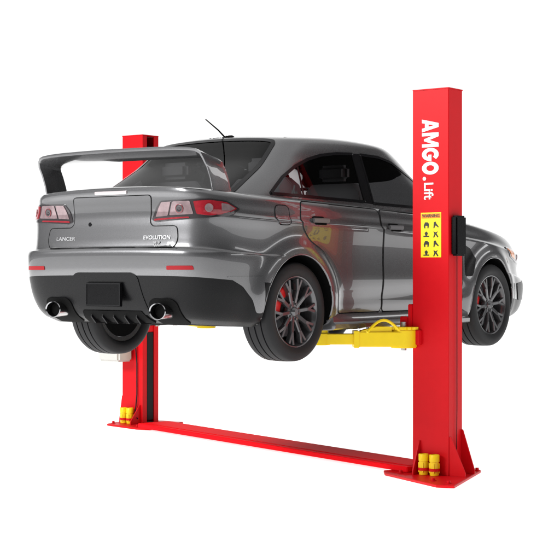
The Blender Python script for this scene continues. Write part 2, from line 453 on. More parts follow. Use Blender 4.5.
rdoor = roundp([(-.30,.31),(-.30,1.04),(-1.24,1.065),(-1.285,.90),(-1.20,.80),(-1.05,.735),(-.93,.60),(-.865,.45),(-.85,.31)], .04)
fdoor = roundp([(-.285,.31),(-.285,1.04),(.80,1.01),(.845,.70),(.83,.31)], .04)
for sg in (1, -1):
    cb = c_side(BODY, sg); cc = c_side(CABIN, sg)
    patch('window_pillar', roundp([(-.362,1.085),(-.362,1.446),(-.233,1.448),(-.233,1.080)], .004), cc, .003, TRIM)
    for pl, gp, hy, hz in ((rdoor, rglass, -1.07, .94), (fdoor, fglass, -.13, .915)):
        d = patch('door', pl, cb, .003, PAINT, sp=.025)
        strip('door_seam', pl, cb, .0036, SEAM, .006, True, d)
        patch('side_window', gp, cc, .001, GLASSS, d, rim=False)
        strip('window_trim', gp, cc, .0045, TRIM, .020, True, d)
        if hy < -1: strip('window_divider', [(-1.035, 1.318), (-1.055, 1.108)], cc, .0048, TRIM, .020, False, d)
        bm = bmesh.new()
        p = cb(Vector((hy, hz)), 0)
        box(bm, p.x+.016*sg, p.x+.034*sg, hy-.095, hy+.095, hz-.016, hz+.016)
        box(bm, p.x-.004*sg, p.x+.018*sg, hy-.095, hy-.06, hz-.014, hz+.014)
        box(bm, p.x-.004*sg, p.x+.018*sg, hy+.06, hy+.095, hz-.014, hz+.014)
        mkb('door_handle', bm, HANDLE, d, bevel=.006)
        hp = roundp([(hy-.075,hz-.03),(hy+.075,hz-.03),(hy+.075,hz+.028),(hy-.075,hz+.028)], .03)
        patch('handle_recess', hp, cb, .004, SEAM, d, sp=.02, rim=False)
    if sg == 1:
        fp = roundp([(-1.55,.90),(-1.40,.90),(-1.385,1.03),(-1.54,1.03)], .05)
        ff = patch('fuel_flap', fp, cb, .003, PAINT)
        strip('flap_seam', fp, cb, .0036, SEAM, .005, True, ff)
    bm = bmesh.new()
    sec = [(.80,.190),(.895,.195),(.922,.207),(.925,.235),(.905,.250),(.903,.275),(.890,.305),(.84,.315)]
    yy = [-.95,-.92,-.6,0,.6,.92,.95]; sc = [.0,.9,1,1,1,.9,.0]
    R_ = []
    for y, q in zip(yy, sc):
        R_.append([bm.verts.new(((.83+(x-.83)*(q if x > .83 else 1))*sg, y, z)) for x, z in sec])
    for a, b in zip(R_, R_[1:]):
        for k in range(len(sec)-1): bm.faces.new((a[k], a[k+1], b[k+1], b[k]))
        bm.faces.new((a[-1], a[0], b[0], b[-1]))
    bm.faces.new(R_[0]); bm.faces.new(R_[-1])
    mkb('side_skirt', bm, PAINT, car, angle=25)
    for yw in (-YA, YA):
        pts = []
        for i in range(33):
            a = radians(-12+204*i/32); z = .335+.372*sin(a)
            if z < .24: continue
            p = cb(Vector((yw+.385*cos(a), .335+.385*sin(a))), 0)
            if abs(p.x) < .80: continue
            pts.append((p.x-.003*sg, yw+.3745*cos(a), .335+.3745*sin(a)))
        bm = bmesh.new(); tube(bm, pts, .0065, 8); mkb('arch_lip', bm, PAINT, car)
    patch('bumper_corner', roundp([(-2.02,.565),(-1.715,.565),(-1.704,.40),(-1.704,.33),(-1.76,.33),(-1.80,.42),(-1.88,.50)], .02), cb, .003, PAINT, sp=.02)
    bm = bmesh.new()
    bmesh.ops.create_uvsphere(bm, u_segments=24, v_segments=14, radius=1)
    for v in bm.verts:
        x, y, z = v.co
        v.co = Vector(((.93+.095*x)*sg, .55+.075*y*(1 if y > 0 else .45), 1.12+.065*z))
    mir = mkb('door_mirror', bm, PAINT, car)
    bm = bmesh.new(); bar(bm, (.77*sg, .57, 1.07), (.90*sg, .57, 1.09), .09, .03); mkb('mirror_stalk', bm, TRIM, mir, bevel=.006)
    vp = roundp([(.885,.56),(.885,.80),(.965,.775),(1.035,.70),(.985,.60),(.955,.56)], .015)
    patch('fender_vent', vp, cb, .003, BLACKP, sp=.02)
    ct = c_ang(BODY, sg, -1)
    tl = roundp([(.120,.925),(.160,1.00),(.205,1.045),(.50,1.052),(.60,1.038),(.680,.990),(.63,.955),(.50,.933),(.30,.920),(.16,.911)], .012)
    t = patch('tail_light', tl, ct, .006, SMOKE, sp=.02)
    patch('lens', roundp([(.435,.955),(.418,1.038),(.50,1.043),(.59,1.030),(.655,.991),(.61,.966),(.50,.946)], .010), ct, .011, REDLENS, t, sp=.015)
    patch('lens', roundp([(.148,.918),(.153,.930),(.395,.940),(.40,.931),(.30,.926)], .004), ct, .011, REDLENS, t, sp=.012)
    patch('lens', roundp([(.160,.942),(.185,.995),(.213,1.036),(.285,1.038),(.262,.948)], .008), ct, .011, PINKLENS, t, sp=.015)
    patch('lens', roundp([(.275,.950),(.297,1.038),(.400,1.040),(.420,.956)], .010), ct, .011, PINKLENS, t, sp=.015)
    patch('lens', roundp([(.560,.975),(.560,1.024),(.60,1.018),(.640,.991),(.61,.974)], .004), ct, .014, PINKLENS, t, sp=.012)
    for uu, rr, mm in ((.345,.026,SMOKE),(.495,.027,PINKLENS)):
        p = ct(Vector((uu, .993)), .013); n = (ct(Vector((uu, .993)), .05)-p).normalized()
        M = Matrix.Translation(p) @ n.to_track_quat('Z', 'Y').to_matrix().to_4x4()
        bm = bmesh.new(); lathe(bm, [(-.004, rr), (.003, rr), (.004, rr*.85), (.0015, rr*.5), (.003, .0005)], 'z', (0, 0, 0), 24); bm.transform(M)
        mkb('lamp_bowl', bm, mm, t)
        bm = bmesh.new(); lathe(bm, [(0, rr*1.10), (.004, rr*1.10), (.004, rr*1.01), (0, rr*1.01)], 'z', (0, 0, 0), 24, closed=True); bm.transform(M)
        mkb('lamp_ring', bm, REDLENS, t)
    ch = c_ang(BODY, sg, 1, .25, 1.65)
    hl = roundp([(.10,.64),(.20,.70),(.45,.745),(.70,.80),(.80,.80),(.72,.72),(.55,.67),(.35,.63),(.15,.61)], .02)
    h = patch('headlight', hl, ch, .006, SMOKE, sp=.02)
    patch('lens', roundp([(.60,.70),(.68,.765),(.76,.785),(.70,.725)], .01), ch, .010, AMBER, h, sp=.015)
    patch('lens', roundp([(.20,.65),(.25,.695),(.54,.735),(.56,.69),(.35,.655)], .01), ch, .010, PINKLENS, h, sp=.015)
    patch('reflector', roundp([(.27,.607),(.27,.633),(.405,.633),(.412,.607)], .006), ct, .005, REDREF, sp=.015)
    patch('bumper_duct', roundp([(.30,.36),(.34,.52),(.60,.50),(.56,.36)], .02), ch, .006, BLACKP, sp=.02)
cr = c_rear(BODY); ctp = c_top(BODY); ctc = c_top(CABIN)
lid = roundp([(-.345,1.085),(.345,1.085),(.335,.91),(.36,.885),(.56,.885),(.575,.80),(.55,.748),(-.55,.748),(-.575,.80),(-.56,.885),(-.36,.885),(-.335,.91)], .03)
boot = patch('boot_lid', lid, cr, .003, PAINT, sp=.025)
strip('lid_seam', lid, cr, .0037, SEAM, .0045, True, boot)
for sg in (1, -1): strip('lid_seam', [(.60*sg, -2.13), (.63*sg, -1.95), (.66*sg, -1.80)], ctp, .001, SEAM, .005, False, boot)
patch('high_brake_light', roundp([(-.14,1.098),(.14,1.098),(.14,1.118),(-.14,1.118)], .008), cr, .007, WHITEREF, boot, sp=.012)
bm = bmesh.new(); p = cr(Vector((-.19,.905)), 0); lathe(bm, [(p.y-.007,.0001),(p.y-.007,.013),(p.y,.015)], 'y', (-.19, 0, .905), 20); mkb('boot_lock', bm, TRIM, boot)
def rear_M(x, z, y): return Matrix(((1,0,0,x),(0,0,-1,y),(0,1,0,z),(0,0,0,1)))
text('lettering', 'LANCER', .036, rear_M(-.49, .812, 0), BADGE, boot, .0, sx=1.3, conform=(cr, .0055))
text('lettering', 'EVOLUTION', .034, rear_M(.290, .812, 0), BADGE, boot, .0004, sx=1.2, conform=(cr, .0055))
ym = min(cr(Vector((xx_,zz_)), 0).y for xx_ in (.38,.45) for zz_ in (.768,.79))-.0065
GR = [[(0,0),(0,1),(.50,1)]+arc(.52,.71,.29,90,-75,14)+[(.82,0),(.56,0),(.36,.42),(.24,.42),(.24,0)], [(.24,.60),(.24,.82),(.48,.82)]+arc(.50,.71,.11,90,-90,8)+[(.48,.60)]]
pm = [[(a*.021, (b-.5)*.024) for a, b in p] for p in GM]+[[(a*.021+.033, (b-.5)*.024) for a, b in p] for p in GR]
glyphs('lettering', pm, rear_M(.385, .778, ym), BADGE, boot, ext=.0015)
patch('plate_recess', roundp([(-.33,.32),(-.29,.56),(-.25,.590),(.25,.590),(.29,.56),(.33,.32)], .03), cr, .004, BLACKP)
yp = min(cr(Vector((x, z)), 0).y for x in (0, .15) for z in (.37, .45, .52))
bm = bmesh.new(); box(bm, -.155, .155, yp-.022, yp-.002, .37, .525); pl = mkb('number_plate', bm, BLACKP, car, bevel=.004)
bm = bmesh.new()
for bx in ((-.150,.150,.375,.381),(-.150,.150,.514,.520),(-.150,-.144,.3812,.5138),(.144,.150,.3812,.5138)): box(bm, bx[0], bx[1], yp-.0255, yp-.0225, bx[2], bx[3])
mkb('plate_frame', bm, DARKM, pl)
patch('diffuser_panel', roundp([(-.30,.268),(-.26,.345),(.26,.345),(.30,.268)], .012), cr, .008, SEAM, sp=.02)
for x in (-.20,-.10,0,.10,.20):
    yb_ = cr(Vector((x, .31)), 0).y
    bm = bmesh.new(); a = [(yb_-.012,.335),(yb_-.020,.30),(-2.10,.255),(-2.0,.255),(-2.0,.335)]
    v0 = [bm.verts.new((x-.005, y, z)) for y, z in a]; v1 = [bm.verts.new((x+.005, y, z)) for y, z in a]
    bm.faces.new(v0); bm.faces.new(v1)
    for i in range(5): bm.faces.new((v0[i], v0[(i+1) % 5], v1[(i+1) % 5], v1[i]))
    mkb('diffuser_fin', bm, BLACKP, car)
for sg in (1, -1):
    XE = .462
    patch('exhaust_cutout', roundp([(.34*sg,.262),(.345*sg,.395),(.38*sg,.425),(.545*sg,.425),(.58*sg,.395),(.585*sg,.262)], .03), cr, .006, SEAM, sp=.02)
    ye = -2.240
    bm = bmesh.new()
    lathe(bm, [(-2.0,.045),(ye+.014,.050),(ye+.005,.0535),(ye,.051),(ye+.006,.046),(-2.16,.044)], 'y', (XE*sg, 0, .345), 40)
    for v in bm.verts: v.co.x = XE*sg+(v.co.x-XE*sg)*1.3
    et = mkb('exhaust_tip', bm, CHROME, car)
    bm = bmesh.new(); lathe(bm, [(-2.195,.0005),(-2.195,.0435),(-2.10,.0435)], 'y', (XE*sg, 0, .345), 36)
    for v in bm.verts: v.co.x = XE*sg+(v.co.x-XE*sg)*1.3
    mkb('tip_bore', bm, TIPIN, et)
patch('rear_window', rw, ctc, .001, GLASS, sp=.025, rim=False)
strip('window_seal', rw, ctc, .0045, TRIM, .030, True)
patch('windscreen', ws, ctc, .001, GLASS, sp=.025, rim=False)
strip('window_seal', ws, ctc, .0045, TRIM, .030, True)
patch('cabin_floor', [(-.72,-1.30),(.72,-1.30),(.74,-.5),(.74,.80),(-.74,.80),(-.74,-.5)], ctp, .004, WELL, sp=.06, rim=False)
patch('parcel_shelf', [(-.58,-1.68),(.58,-1.68),(.70,-1.302),(-.70,-1.302)], ctp, .004, WELL, sp=.05, rim=False)
def seat(x, y, w):
    bm = bmesh.new(); R_ = []
    for z, dy, ww, th in ((1.0,.02,w*.95,.07),(1.10,0,w,.075),(1.19,-.02,w*.96,.065),(1.245,-.03,w*.75,.045)):
        R_.append([bm.verts.new((x+a*ww/2, y+dy+b*th, z)) for a, b in ((-1,-.7),(-.8,-1),(.8,-1),(1,-.7),(1,.7),(.8,1),(-.8,1),(-1,.7))])
    for a, b in zip(R_, R_[1:]):
        for k in range(8): bm.faces.new((a[k], a[(k+1) % 8], b[(k+1) % 8], b[k]))
    bm.faces.new(R_[0]); bm.faces.new(R_[-1])
    st = mkb('seat', bm, SEATM, car, angle=50, bevel=.006)
    bm = bmesh.new(); box(bm, x-.125, x+.125, y-.075, y+.015, 1.265, 1.385); mkb('headrest', bm, SEATM, st, bevel=.03, seg=3)
seat(.37, -.12, .50); seat(-.37, -.12, .50); seat(.40, -1.02, .56); seat(-.40, -1.02, .56)
bm = bmesh.new(); prof = [(.18+.014*cos(2*pi*k/8), .014*sin(2*pi*k/8)) for k in range(8)]
lathe(bm, [(z, r) for r, z in prof], 'y', (0,0,0), 32, closed=True); bm.transform(Matrix.Translation((-.37,.42,1.10)) @ Matrix.Rotation(radians(-25), 4, 'X')); mkb('steering_wheel', bm, TRIM, car)
for sg in (1, -1):
    strip('bonnet_seam', [(.70*sg, 1.1), (.66*sg, 1.5), (.60*sg, 1.9)], ctp, .001, SEAM, .006)
    patch('bonnet_vent', roundp([(.28*sg,1.45),(.46*sg,1.42),(.44*sg,1.55),(.27*sg,1.57)], .02), ctp, .004, BLACKP)
    strip('roof_seam', [(.52*sg, -.98), (.545*sg, -.5), (.545*sg, 0), (.53*sg, .20)], ctc, .001, SEAM, .008)
cfr = c_rear(BODY, 1)
patch('front_grille', roundp([(-.40,.33),(-.28,.62),(.28,.62),(.40,.33)], .05), cfr, .006, BLACKP)
bm = bmesh.new(); tube(bm, [(0,-.97,1.545),(0,-1.06,1.60),(0,-1.20,1.665)], .0065, 8, .004)
lathe(bm, [(1.53,.028),(1.545,.022),(1.556,.012),(1.558,.0001)], 'z', (0, -.97, 0), 16)
mkb('antenna', bm, BLACKP, car)
# wing
path = [(.728,1.110,-1.925,.200,.013),(.727,1.18,-1.945,.195,.013),(.724,1.25,-1.975,.195,.015),(.719,1.298,-2.005,.20,.017),(.708,1.320,-2.02,.203,.019),(.685,1.332,-2.035,.206,.021),(.64,1.338,-2.05,.208,.023),(.55,1.342,-2.07,.210,.025),(.42,1.344,-2.085,.210,.027),(.22,1.346,-2.095,.210,.027),(.0,1.347,-2.10,.210,.027)]
path = path+[(-a, b, c, d, e) for a, b, c, d, e in path[:-1][::-1]]
sec = [(-.5,.35),(-.5,.80),(-.45,.85),(-.3,.80),(0,.6),(.3,.40),(.5,.1),(.5,-.1),(.3,-.35),(0,-.5),(-.3,-.35),(-.49,-.0)]
bm = bmesh.new(); RR = []
for i, (x, z, yc, ch_, th) in enumerate(path):
    a = path[max(0, i-1)]; b = path[min(len(path)-1, i+1)]
    d = Vector((b[0]-a[0], 0, b[1]-a[1])).normalized(); nn = Vector((d.z, 0, -d.x))
    if nn.z < -.1: nn = -nn
    tl_ = max(0, nn.z)
    RR.append([bm.verts.new(Vector((x, yc+u*ch_, z-u*ch_*.19*tl_))+nn*v*th) for u, v in sec])
for a, b in zip(RR, RR[1:]):
    for k in range(len(sec)): bm.faces.new((a[k], a[(k+1) % len(sec)], b[(k+1) % len(sec)], b[k]))
bm.faces.new(RR[0]); bm.faces.new(RR[-1])
mkb('rear_wing', bm, PAINT, car, angle=24)

# wheels
def build_wheel(yw, sg):
    cx = .776*sg; cz = .33
    W = .118
    bm = bmesh.new()
    lathe(bm, [(sg*(W-.012),.0001),(sg*(W-.012),.020),(sg*(W-.02),.030),(sg*(W-.03),.034),(sg*(.0),.07),(-.02*sg,.0001)], 'x', (0,0,0), 32)
    wh = mkb('wheel', bm, RIM, car); wh.location = (cx, yw, cz)
    bm = bmesh.new()
    tp = [(-W*.80,.232),(-W*.93,.245),(-W,.272),(-W*.985,.300),(-W*.90,.320),(-W*.78,.3275),(-W*.50,.330),(-W*.49,.322),(-W*.42,.322),(-W*.41,.3305),(-W*.05,.331),(-W*.04,.322),(W*.04,.322),(W*.05,.331),(W*.41,.3305),(W*.42,.322),(W*.49,.322),(W*.50,.330),(W*.78,.3275),(W*.90,.320),(W*.985,.300),(W,.272),(W*.93,.245),(W*.80,.232),(0,.225)]
    lathe(bm, tp, 'x', (0,0,0), 72, closed=True)
    mkb('tyre', bm, RUBBER, wh, angle=40)
    bm = bmesh.new()
    e = W*.86*sg
    lathe(bm, [(e,.240),(e+.004*sg,.236),(e+.002*sg,.229),(e-.012*sg,.222),(e-.03*sg,.213),(-W*.8*sg,.205),(-W*.84*sg,.238),(-W*.80*sg,.240),(-W*.7*sg,.226),(e-.03*sg,.226)], 'x', (0,0,0), 64, closed=True)
    ns = 10
    for k in range(ns):
        t = 2*pi*k/ns+.1
        def P(r, tt, ax): return Vector((ax*sg, r*cos(tt), r*sin(tt)))
        def spoke(r0, t0, a0, w0, r1, t1, a1, w1):
            p0 = P(r0, t0, a0); p1 = P(r1, t1, a1); rad = (p1-p0).normalized()
            s = rad.cross(Vector((1, 0, 0))).normalized(); u = Vector((sg, 0, 0))
            vs = []
            for p, w in ((p0, w0), (p1, w1)):
                vs += [bm.verts.new(p+s*w*.5), bm.verts.new(p+s*w*.34+u*.008), bm.verts.new(p-s*w*.34+u*.008), bm.verts.new(p-s*w*.5), bm.verts.new(p-s*w*.4-u*.026), bm.verts.new(p+s*w*.4-u*.026)]
            for i in range(6): bm.faces.new((vs[i], vs[(i+1) % 6], vs[6+(i+1) % 6], vs[6+i]))
            bm.faces.new(vs[:6]); bm.faces.new(vs[6:])
        spoke(.030, t, W*.66, .028, .150, t, W*.76, .028)
        spoke(.140, t, W*.76, .024, .220, t+.105, W*.78, .022)
        spoke(.140, t, W*.758, .024, .220, t-.105, W*.778, .022)
    for k in range(5):
        t = 2*pi*k/5; lathe(bm, [(W*.70*sg,.009),(W*.80*sg,.008),(W*.80*sg,.0001)], 'x', (0,.052*cos(t),.052*sin(t)), 10)
    lathe(bm, [(W*.55*sg,.075),(W*.70*sg,.070),(W*.72*sg,.060),(W*.72*sg,.0001)], 'x', (0,0,0), 32)
    mkb('rim', bm, RIM, wh, angle=30)
    bm = bmesh.new()
    lathe(bm, [(-.012*sg,.06),(-.012*sg,.165),(.014*sg,.165),(.014*sg,.085),(.04*sg,.08),(.04*sg,.0001)], 'x', (0,0,0), 48)
    mkb('brake_disc', bm, DISC, wh)
    bm = bmesh.new(); lathe(bm, [(-.095*sg,.0005),(-.095*sg,.203),(-.044*sg,.198),(-.044*sg,.0005)], 'x', (0,0,0), 48); mkb('brake_shield', bm, WELL, wh)
    bm = bmesh.new()
    A = [radians(110+i*6) for i in range(13)] if yw < 0 else [radians(130+i*6) for i in range(11)]
    secs = []
    for t in A:
        secs.append([bm.verts.new((x*sg, r*cos(t), r*sin(t))) for x, r in ((-.035,.110),(.052,.110),(.060,.125),(.060,.178),(.048,.192),(-.035,.192))])
    for a, b in zip(secs, secs[1:]):
        for k in range(6): bm.faces.new((a[k], a[(k+1) % 6], b[(k+1) % 6], b[k]))
    bm.faces.new(secs[0]); bm.faces.new(secs[-1])
    mkb('brake_caliper', bm, CALIPER, wh, bevel=.003)
for yw in (-YA, YA):
    for sg in (1, -1): build_wheel(yw, sg)

# ------------------------------------------------------------------ LIFT
H = 2.80
TR = Matrix.Translation((1.5, -.406, 0)) @ Matrix.Scale(K, 4) @ Matrix.Translation((-1.26, 0, 0))
TL = Matrix.Translation((-2.554, .974, 0)) @ Matrix.Scale(K, 4) @ Matrix.Translation((2.99, -1.46, 0))
TI = Matrix.Identity(4); CUR = [TR]
lift = empty('two_post_lift', (0, 0, 0), 'red two-post car lift with yellow swing arms, holding up the grey sedan', 'car lift')
def part(name, bm, m, parent, **k):
    o = mkb(name, bm, m, None, **k); o.data.transform(CUR[0]); o.parent = parent; return o
def column(x0, x1, y0, y1, opening):
    t = .010; bm = bmesh.new(); z0 = .022
    xo, xi = (x1, x0) if opening < 0 else (x0, x1); s = 1 if opening < 0 else -1
    o_ = [(xi, y0+.062), (xi, y0), (xo-s*.004, y0), (xo, y0+.006), (xo, y1-.006), (xo-s*.004, y1), (xi, y1), (xi, y1-.062)]
    i_ = [(xi+s*t, y0+.062), (xi+s*t, y0+t), (xo-s*t, y0+t), (xo-s*t, y0+t), (xo-s*t, y1-t), (xo-s*t, y1-t), (xi+s*t, y1-t), (xi+s*t, y1-.062)]
    rows = []
    for z in (z0, H):
        rows.append(([bm.verts.new((x, y, z)) for x, y in o_], [bm.verts.new((x, y, z)) for x, y in i_]))
    n = len(o_)
    (a, b), (c, d) = rows
    for k in range(n-1):
        bm.faces.new((a[k], a[k+1], c[k+1], c[k]))
        if (Vector(i_[k])-Vector(i_[k+1])).length > 1e-6: bm.faces.new((b[k], d[k], d[k+1], b[k+1]))
        for lo, hi in ((a, b), (c, d)): bm.faces.new([lo[k], lo[k+1], hi[k+1], hi[k]])
    for k in (0, n-1): bm.faces.new((a[k], c[k], d[k], b[k]))
    bmesh.ops.remove_doubles(bm, verts=bm.verts, dist=1e-5)
    bmesh.ops.dissolve_degenerate(bm, dist=1e-6, edges=bm.edges)
    return part('column', bm, RED, lift, angle=25)
CUR[0] = TR; cr_ = column(.96, 1.26, 0, .20, -1)
CUR[0] = TL; cl_ = column(-3.255, -2.99, 1.46, 1.69, 1)
def caps(x0, x1, y0, y1, col):
    bm = bmesh.new(); box(bm, x0-.002, x1+.002, y0-.002, y1+.002, H+.001, H+.011)
    part('top_cap', bm, RED, col, bevel=.002)
def cyl(x, y, col):
    bm = bmesh.new(); tube(bm, [(x, y, .05), (x, y, 1.7)], .035, 18); tube(bm, [(x, y, 1.7), (x, y, 2.6)], .02, 14)
    part('hydraulic_cylinder', bm, DARKM, col)
CUR[0] = TR; caps(.96, 1.26, 0, .20, cr_); cyl(1.16, .10, cr_)
CUR[0] = TL; caps(-3.255, -2.99, 1.46, 1.69, cl_); cyl(-3.16, 1.575, cl_)
bm = bmesh.new(); box(bm, -3.02, -2.996, 1.53, 1.625, .05, .9); part('channel_guard', bm, DARKM, cl_, bevel=.004)
bm = bmesh.new(); box(bm, -3.0, -2.9955, 1.53, 1.62, 1.75, 2.7); part('channel_guard', bm, DARKM, cl_)
def bolts(pts, par):
    for x, y in pts:
        bm = bmesh.new(); lathe(bm, [(.0212,.022),(.026,.022),(.026,.013),(.042,.013),(.042,.0001)], 'z', (x, y, 0), 12)
        part('anchor_bolt', bm, RED, par)
def gus(p, d, h, w, par, t=.010):
    bm = bmesh.new(); px, py = p; dx, dy = d; nx, ny = -dy, dx
    A = [(0, .0215), (w, .0215), (w, .05), (.012, h), (0, h)]
    a = [bm.verts.new((px+dx*u+nx*t/2, py+dy*u+ny*t/2, z)) for u, z in A]; b = [bm.verts.new((px+dx*u-nx*t/2, py+dy*u-ny*t/2, z)) for u, z in A]
    bm.faces.new(a); bm.faces.new(b[::-1])
    for i in range(5): bm.faces.new((a[i], b[i], b[(i+1) % 5], a[(i+1) % 5]))
    part('gusset', bm, RED, par)
CUR[0] = TR
bm = bmesh.new(); prism(bm, [(1.54,-.40),(1.42,-.44),(.80,-.13),(.72,-.02),(.93,.42),(1.05,.50),(1.23,.48),(1.29,.42)], .001, .021)
bpR = part('base_plate', bm, RED, lift, bevel=.003)
bolts(((1.46,-.34),(1.30,-.28),(.90,-.07),(1.28,.38),(1.02,.42)), bpR)
gus((1.2605,.185), (1,0), .34, .11, bpR); gus((1.2605,.015), (1,0), .30, .13, bpR); gus((1.02,-.0005), (0,-1), .26, .10, bpR)
CUR[0] = TL
bm = bmesh.new(); prism(bm, [(-2.80,1.16),(-3.28,1.27),(-3.32,1.40),(-3.28,1.80),(-2.80,1.84),(-2.66,1.20)], .001, .021)
bpL = part('base_plate', bm, RED, lift, bevel=.003)
bolts(((-2.84,1.22),(-3.26,1.34),(-2.76,1.34)), bpL)
gus((-3.2555,1.65), (-1,0), .28, .05, bpL); gus((-3.2555,1.475), (-1,0), .28, .05, bpL); gus((-3.02,1.4595), (0,-1), .20, .14, bpL)
CUR[0] = TI
a0 = (TL @ Vector((-2.78, 1.16, 0))).xy; b0 = (TR @ Vector((.93, -.03, 0))).xy
dd = (b0-a0).normalized(); nn = Vector((-dd.y, dd.x)); wR = .33
bm = bmesh.new(); prism(bm, [tuple(a0), tuple(b0), tuple(b0+nn*wR), tuple(a0+nn*wR)], .0215, .060)
rail = part('floor_rail', bm, REDR, lift, bevel=.005)
bm = bmesh.new()
prism(bm, [tuple(a0+nn*.05+dd*.02), tuple(b0+nn*.05-dd*.05), tuple(b0+nn*(wR-.05)-dd*.05), tuple(a0+nn*(wR-.05)+dd*.02)], .0601, .064)
part('rail_cover', bm, REDR, rail, bevel=.0015)
CUR[0] = TR
bm = bmesh.new(); box(bm, .985, 1.11, .035, .165, .90, 1.55); box(bm, .80, 1.04, -.03, .23, .955, 1.065); box(bm, .925, .958, -.015, .215, 1.066, 1.25); box(bm, .86, .924, -.02, .0, 1.066, 1.16)
part('carriage', bm, RED, lift, bevel=.006)
CUR[0] = TL
bm = bmesh.new(); box(bm, -3.13, -3.0, 1.49, 1.66, .90, 1.55); box(bm, -3.0, -2.72, 1.44, 1.71, .985, 1.095)
part('carriage', bm, RED, lift, bevel=.006)
CUR[0] = TI; PADZ = CARZ+.213
def arm(piv, tip, ZA, frac, oh, eh, near=False):
    p = Vector(piv); t = Vector(tip); d = (t-p); Ln = d.length; d = d/Ln; sd = Vector((-d.y, d.x))
    mid = p+d*Ln*frac
    bm = bmesh.new(); bar(bm, (p.x, p.y, ZA), (mid.x, mid.y, ZA), .19, oh, .15)
    lathe(bm, [(ZA-.062,.096),(ZA+.066,.096)], 'z', (p.x, p.y, 0), 28)
    a = part('swing_arm', bm, YEL, lift, bevel=.006)
    bm = bmesh.new(); s = p+d*Ln*(frac-.08); bar(bm, (s.x, s.y, ZA), (t.x, t.y, ZA), .115, eh)
    lathe(bm, [(ZA-eh/2-.005,.074),(ZA+eh/2+.003,.074)], 'z', (t.x, t.y, 0), 28)
    part('arm_extension', bm, YEL, a, bevel=.004)
    zt = ZA+eh/2+.0035
    bm = bmesh.new(); lathe(bm, [(zt,.058),(max(zt+.004, PADZ-.012),.058)], 'z', (t.x, t.y, 0), 24)
    part('lift_pad', bm, YEL, a)
    bm = bmesh.new(); lathe(bm, [(PADZ-.0075,.056),(PADZ,.056)], 'z', (t.x, t.y, 0), 24); part('pad_rubber', bm, DARKM, a)
    bm = bmesh.new(); nt = 18; prof = []
    for k in range(nt*2):
        rr = .110 if k % 2 else .097; prof.append((p.x+rr*cos(pi*k/nt), p.y+rr*sin(pi*k/nt)))
    prism(bm, prof, ZA+.0665, ZA+.084); part('gear_ring', bm, YEL, a)
    bm = bmesh.new(); tube(bm, [(p.x, p.y, ZA-.08), (p.x, p.y, ZA+.118)], .021, 14); part('pivot_pin', bm, STEEL, a)
    if near:
        for q in (-.062, .062):
            o = p+sd*q; e0 = o+d*.09; e1 = o+d*Ln*(frac-.08)
            bm = bmesh.new(); A = [(e0, ZA+oh/2+.0005), (e1, ZA+oh/2+.0005), (e1, ZA+oh/2+.006), (e0+d*.10, ZA+oh/2+.034), (e0, ZA+oh/2+.034)]
            v0 = [bm.verts.new((v.x+sd.x*.006, v.y+sd.y*.006, z)) for v, z in A]; v1 = [bm.verts.new((v.x-sd.x*.006, v.y-sd.y*.006, z)) for v, z in A]
            bm.faces.new(v0); bm.faces.new(v1)
            for i in range(5): bm.faces.new((v0[i], v0[(i+1) % 5], v1[(i+1) % 5], v1[i]))
            part('arm_rib', bm, YEL, a)
        c0 = mid-d*.035; c1 = mid+d*.004
        bm = bmesh.new(); bar(bm, (c0.x, c0.y, ZA), (c1.x, c1.y, ZA), .168, oh+.014); part('arm_collar', bm, YEL, a, bevel=.003)
        g = mid-d*.10; bm = bmesh.new(); tube(bm, [(g.x, g.y, ZA+oh/2), (g.x, g.y, ZA+oh/2+.03)], .011, 10); part('stop_pin', bm, STEEL, a)
    return a
PR = TR @ Vector((.90, -.03, 0)); PR2 = TR @ Vector((.90, .26, 0)); PL = TL @ Vector((-2.80, 1.46, 0)); PL2 = TL @ Vector((-2.80, 1.72, 0))
arm((PR.x, PR.y), (.70, -.80), .952, .60, .104, .074, True); arm((PR2.x, PR2.y), (.68, .85), .957, .6, .088, .064)
arm((PL.x, PL.y), (-.74, -.30), 1.003, .30, .070, .036); arm((PL2.x, PL2.y), (-.74, .85), 1.003, .30, .070, .036)
bm = bmesh.new(); pts = []
for i in range(13):
    t = i/12; pts.append((PR.x+.02-.10*t, PR.y-.08-.26*t, .957+.05+.080*sin(pi*t)))
tube(bm, pts, .010, 8); part('arm_guard_hoop', bm, YEL, lift)
CUR[0] = TR
bm = bmesh.new(); box(bm, 1.2605, 1.315, .03, .165, 1.60, 1.89); part('lock_cover', bm, BLACKP, cr_, bevel=.012)
bm = bmesh.new(); tube(bm, [(1.272,.10,1.60),(1.272,.10,1.2),(1.272,.10,.5),(1.272,.09,.06)], .003, 8); part('cable', bm, DARKM, cr_)
def MY(x, z, y): return Matrix(((0,1,0,x),(0,0,-1,y),(-1,0,0,z),(0,0,0,1)))
LET = [(1.0, [[(0,0),(.35,1),(.65,1),(1,0),(.72,0),(.665,.18),(.335,.18),(.28,0)], [(.405,.39),(.595,.39),(.5,.72)]]),
       (1.12, GM),
       (1.0, [arc(.5,.5,.5,42,352,40)+[(1.0,.57),(.52,.57),(.52,.38),(.71,.38)]+arc(.5,.5,.24,315,42,30)]),
       (1.0, [arc(.5,.5,.5,0,350,35), arc(.5,.5,.235,0,350,35)])]
Hh = .140; SXL = .093; xx = 0; polys = []
for wd, ps in LET:
    for p in ps: polys.append([((xx+a)*SXL, (b-.5)*Hh) for a, b in p])
    xx += wd+.065
glyphs('lettering', polys, MY(1.110, 2.590, -.0025), WHITEL, cr_, TM=TR)
text('lettering', 'Lift', .108, MY(1.092, 2.135, -.0025), WHITEL, cr_, .0020, sx=.90, TM=TR)
bm = bmesh.new(); lathe(bm, [(-.004,.014),(-.001,.014)], 'y', (1.060, 0, 2.160), 18); part('logo_dot', bm, WHITEL, cr_)
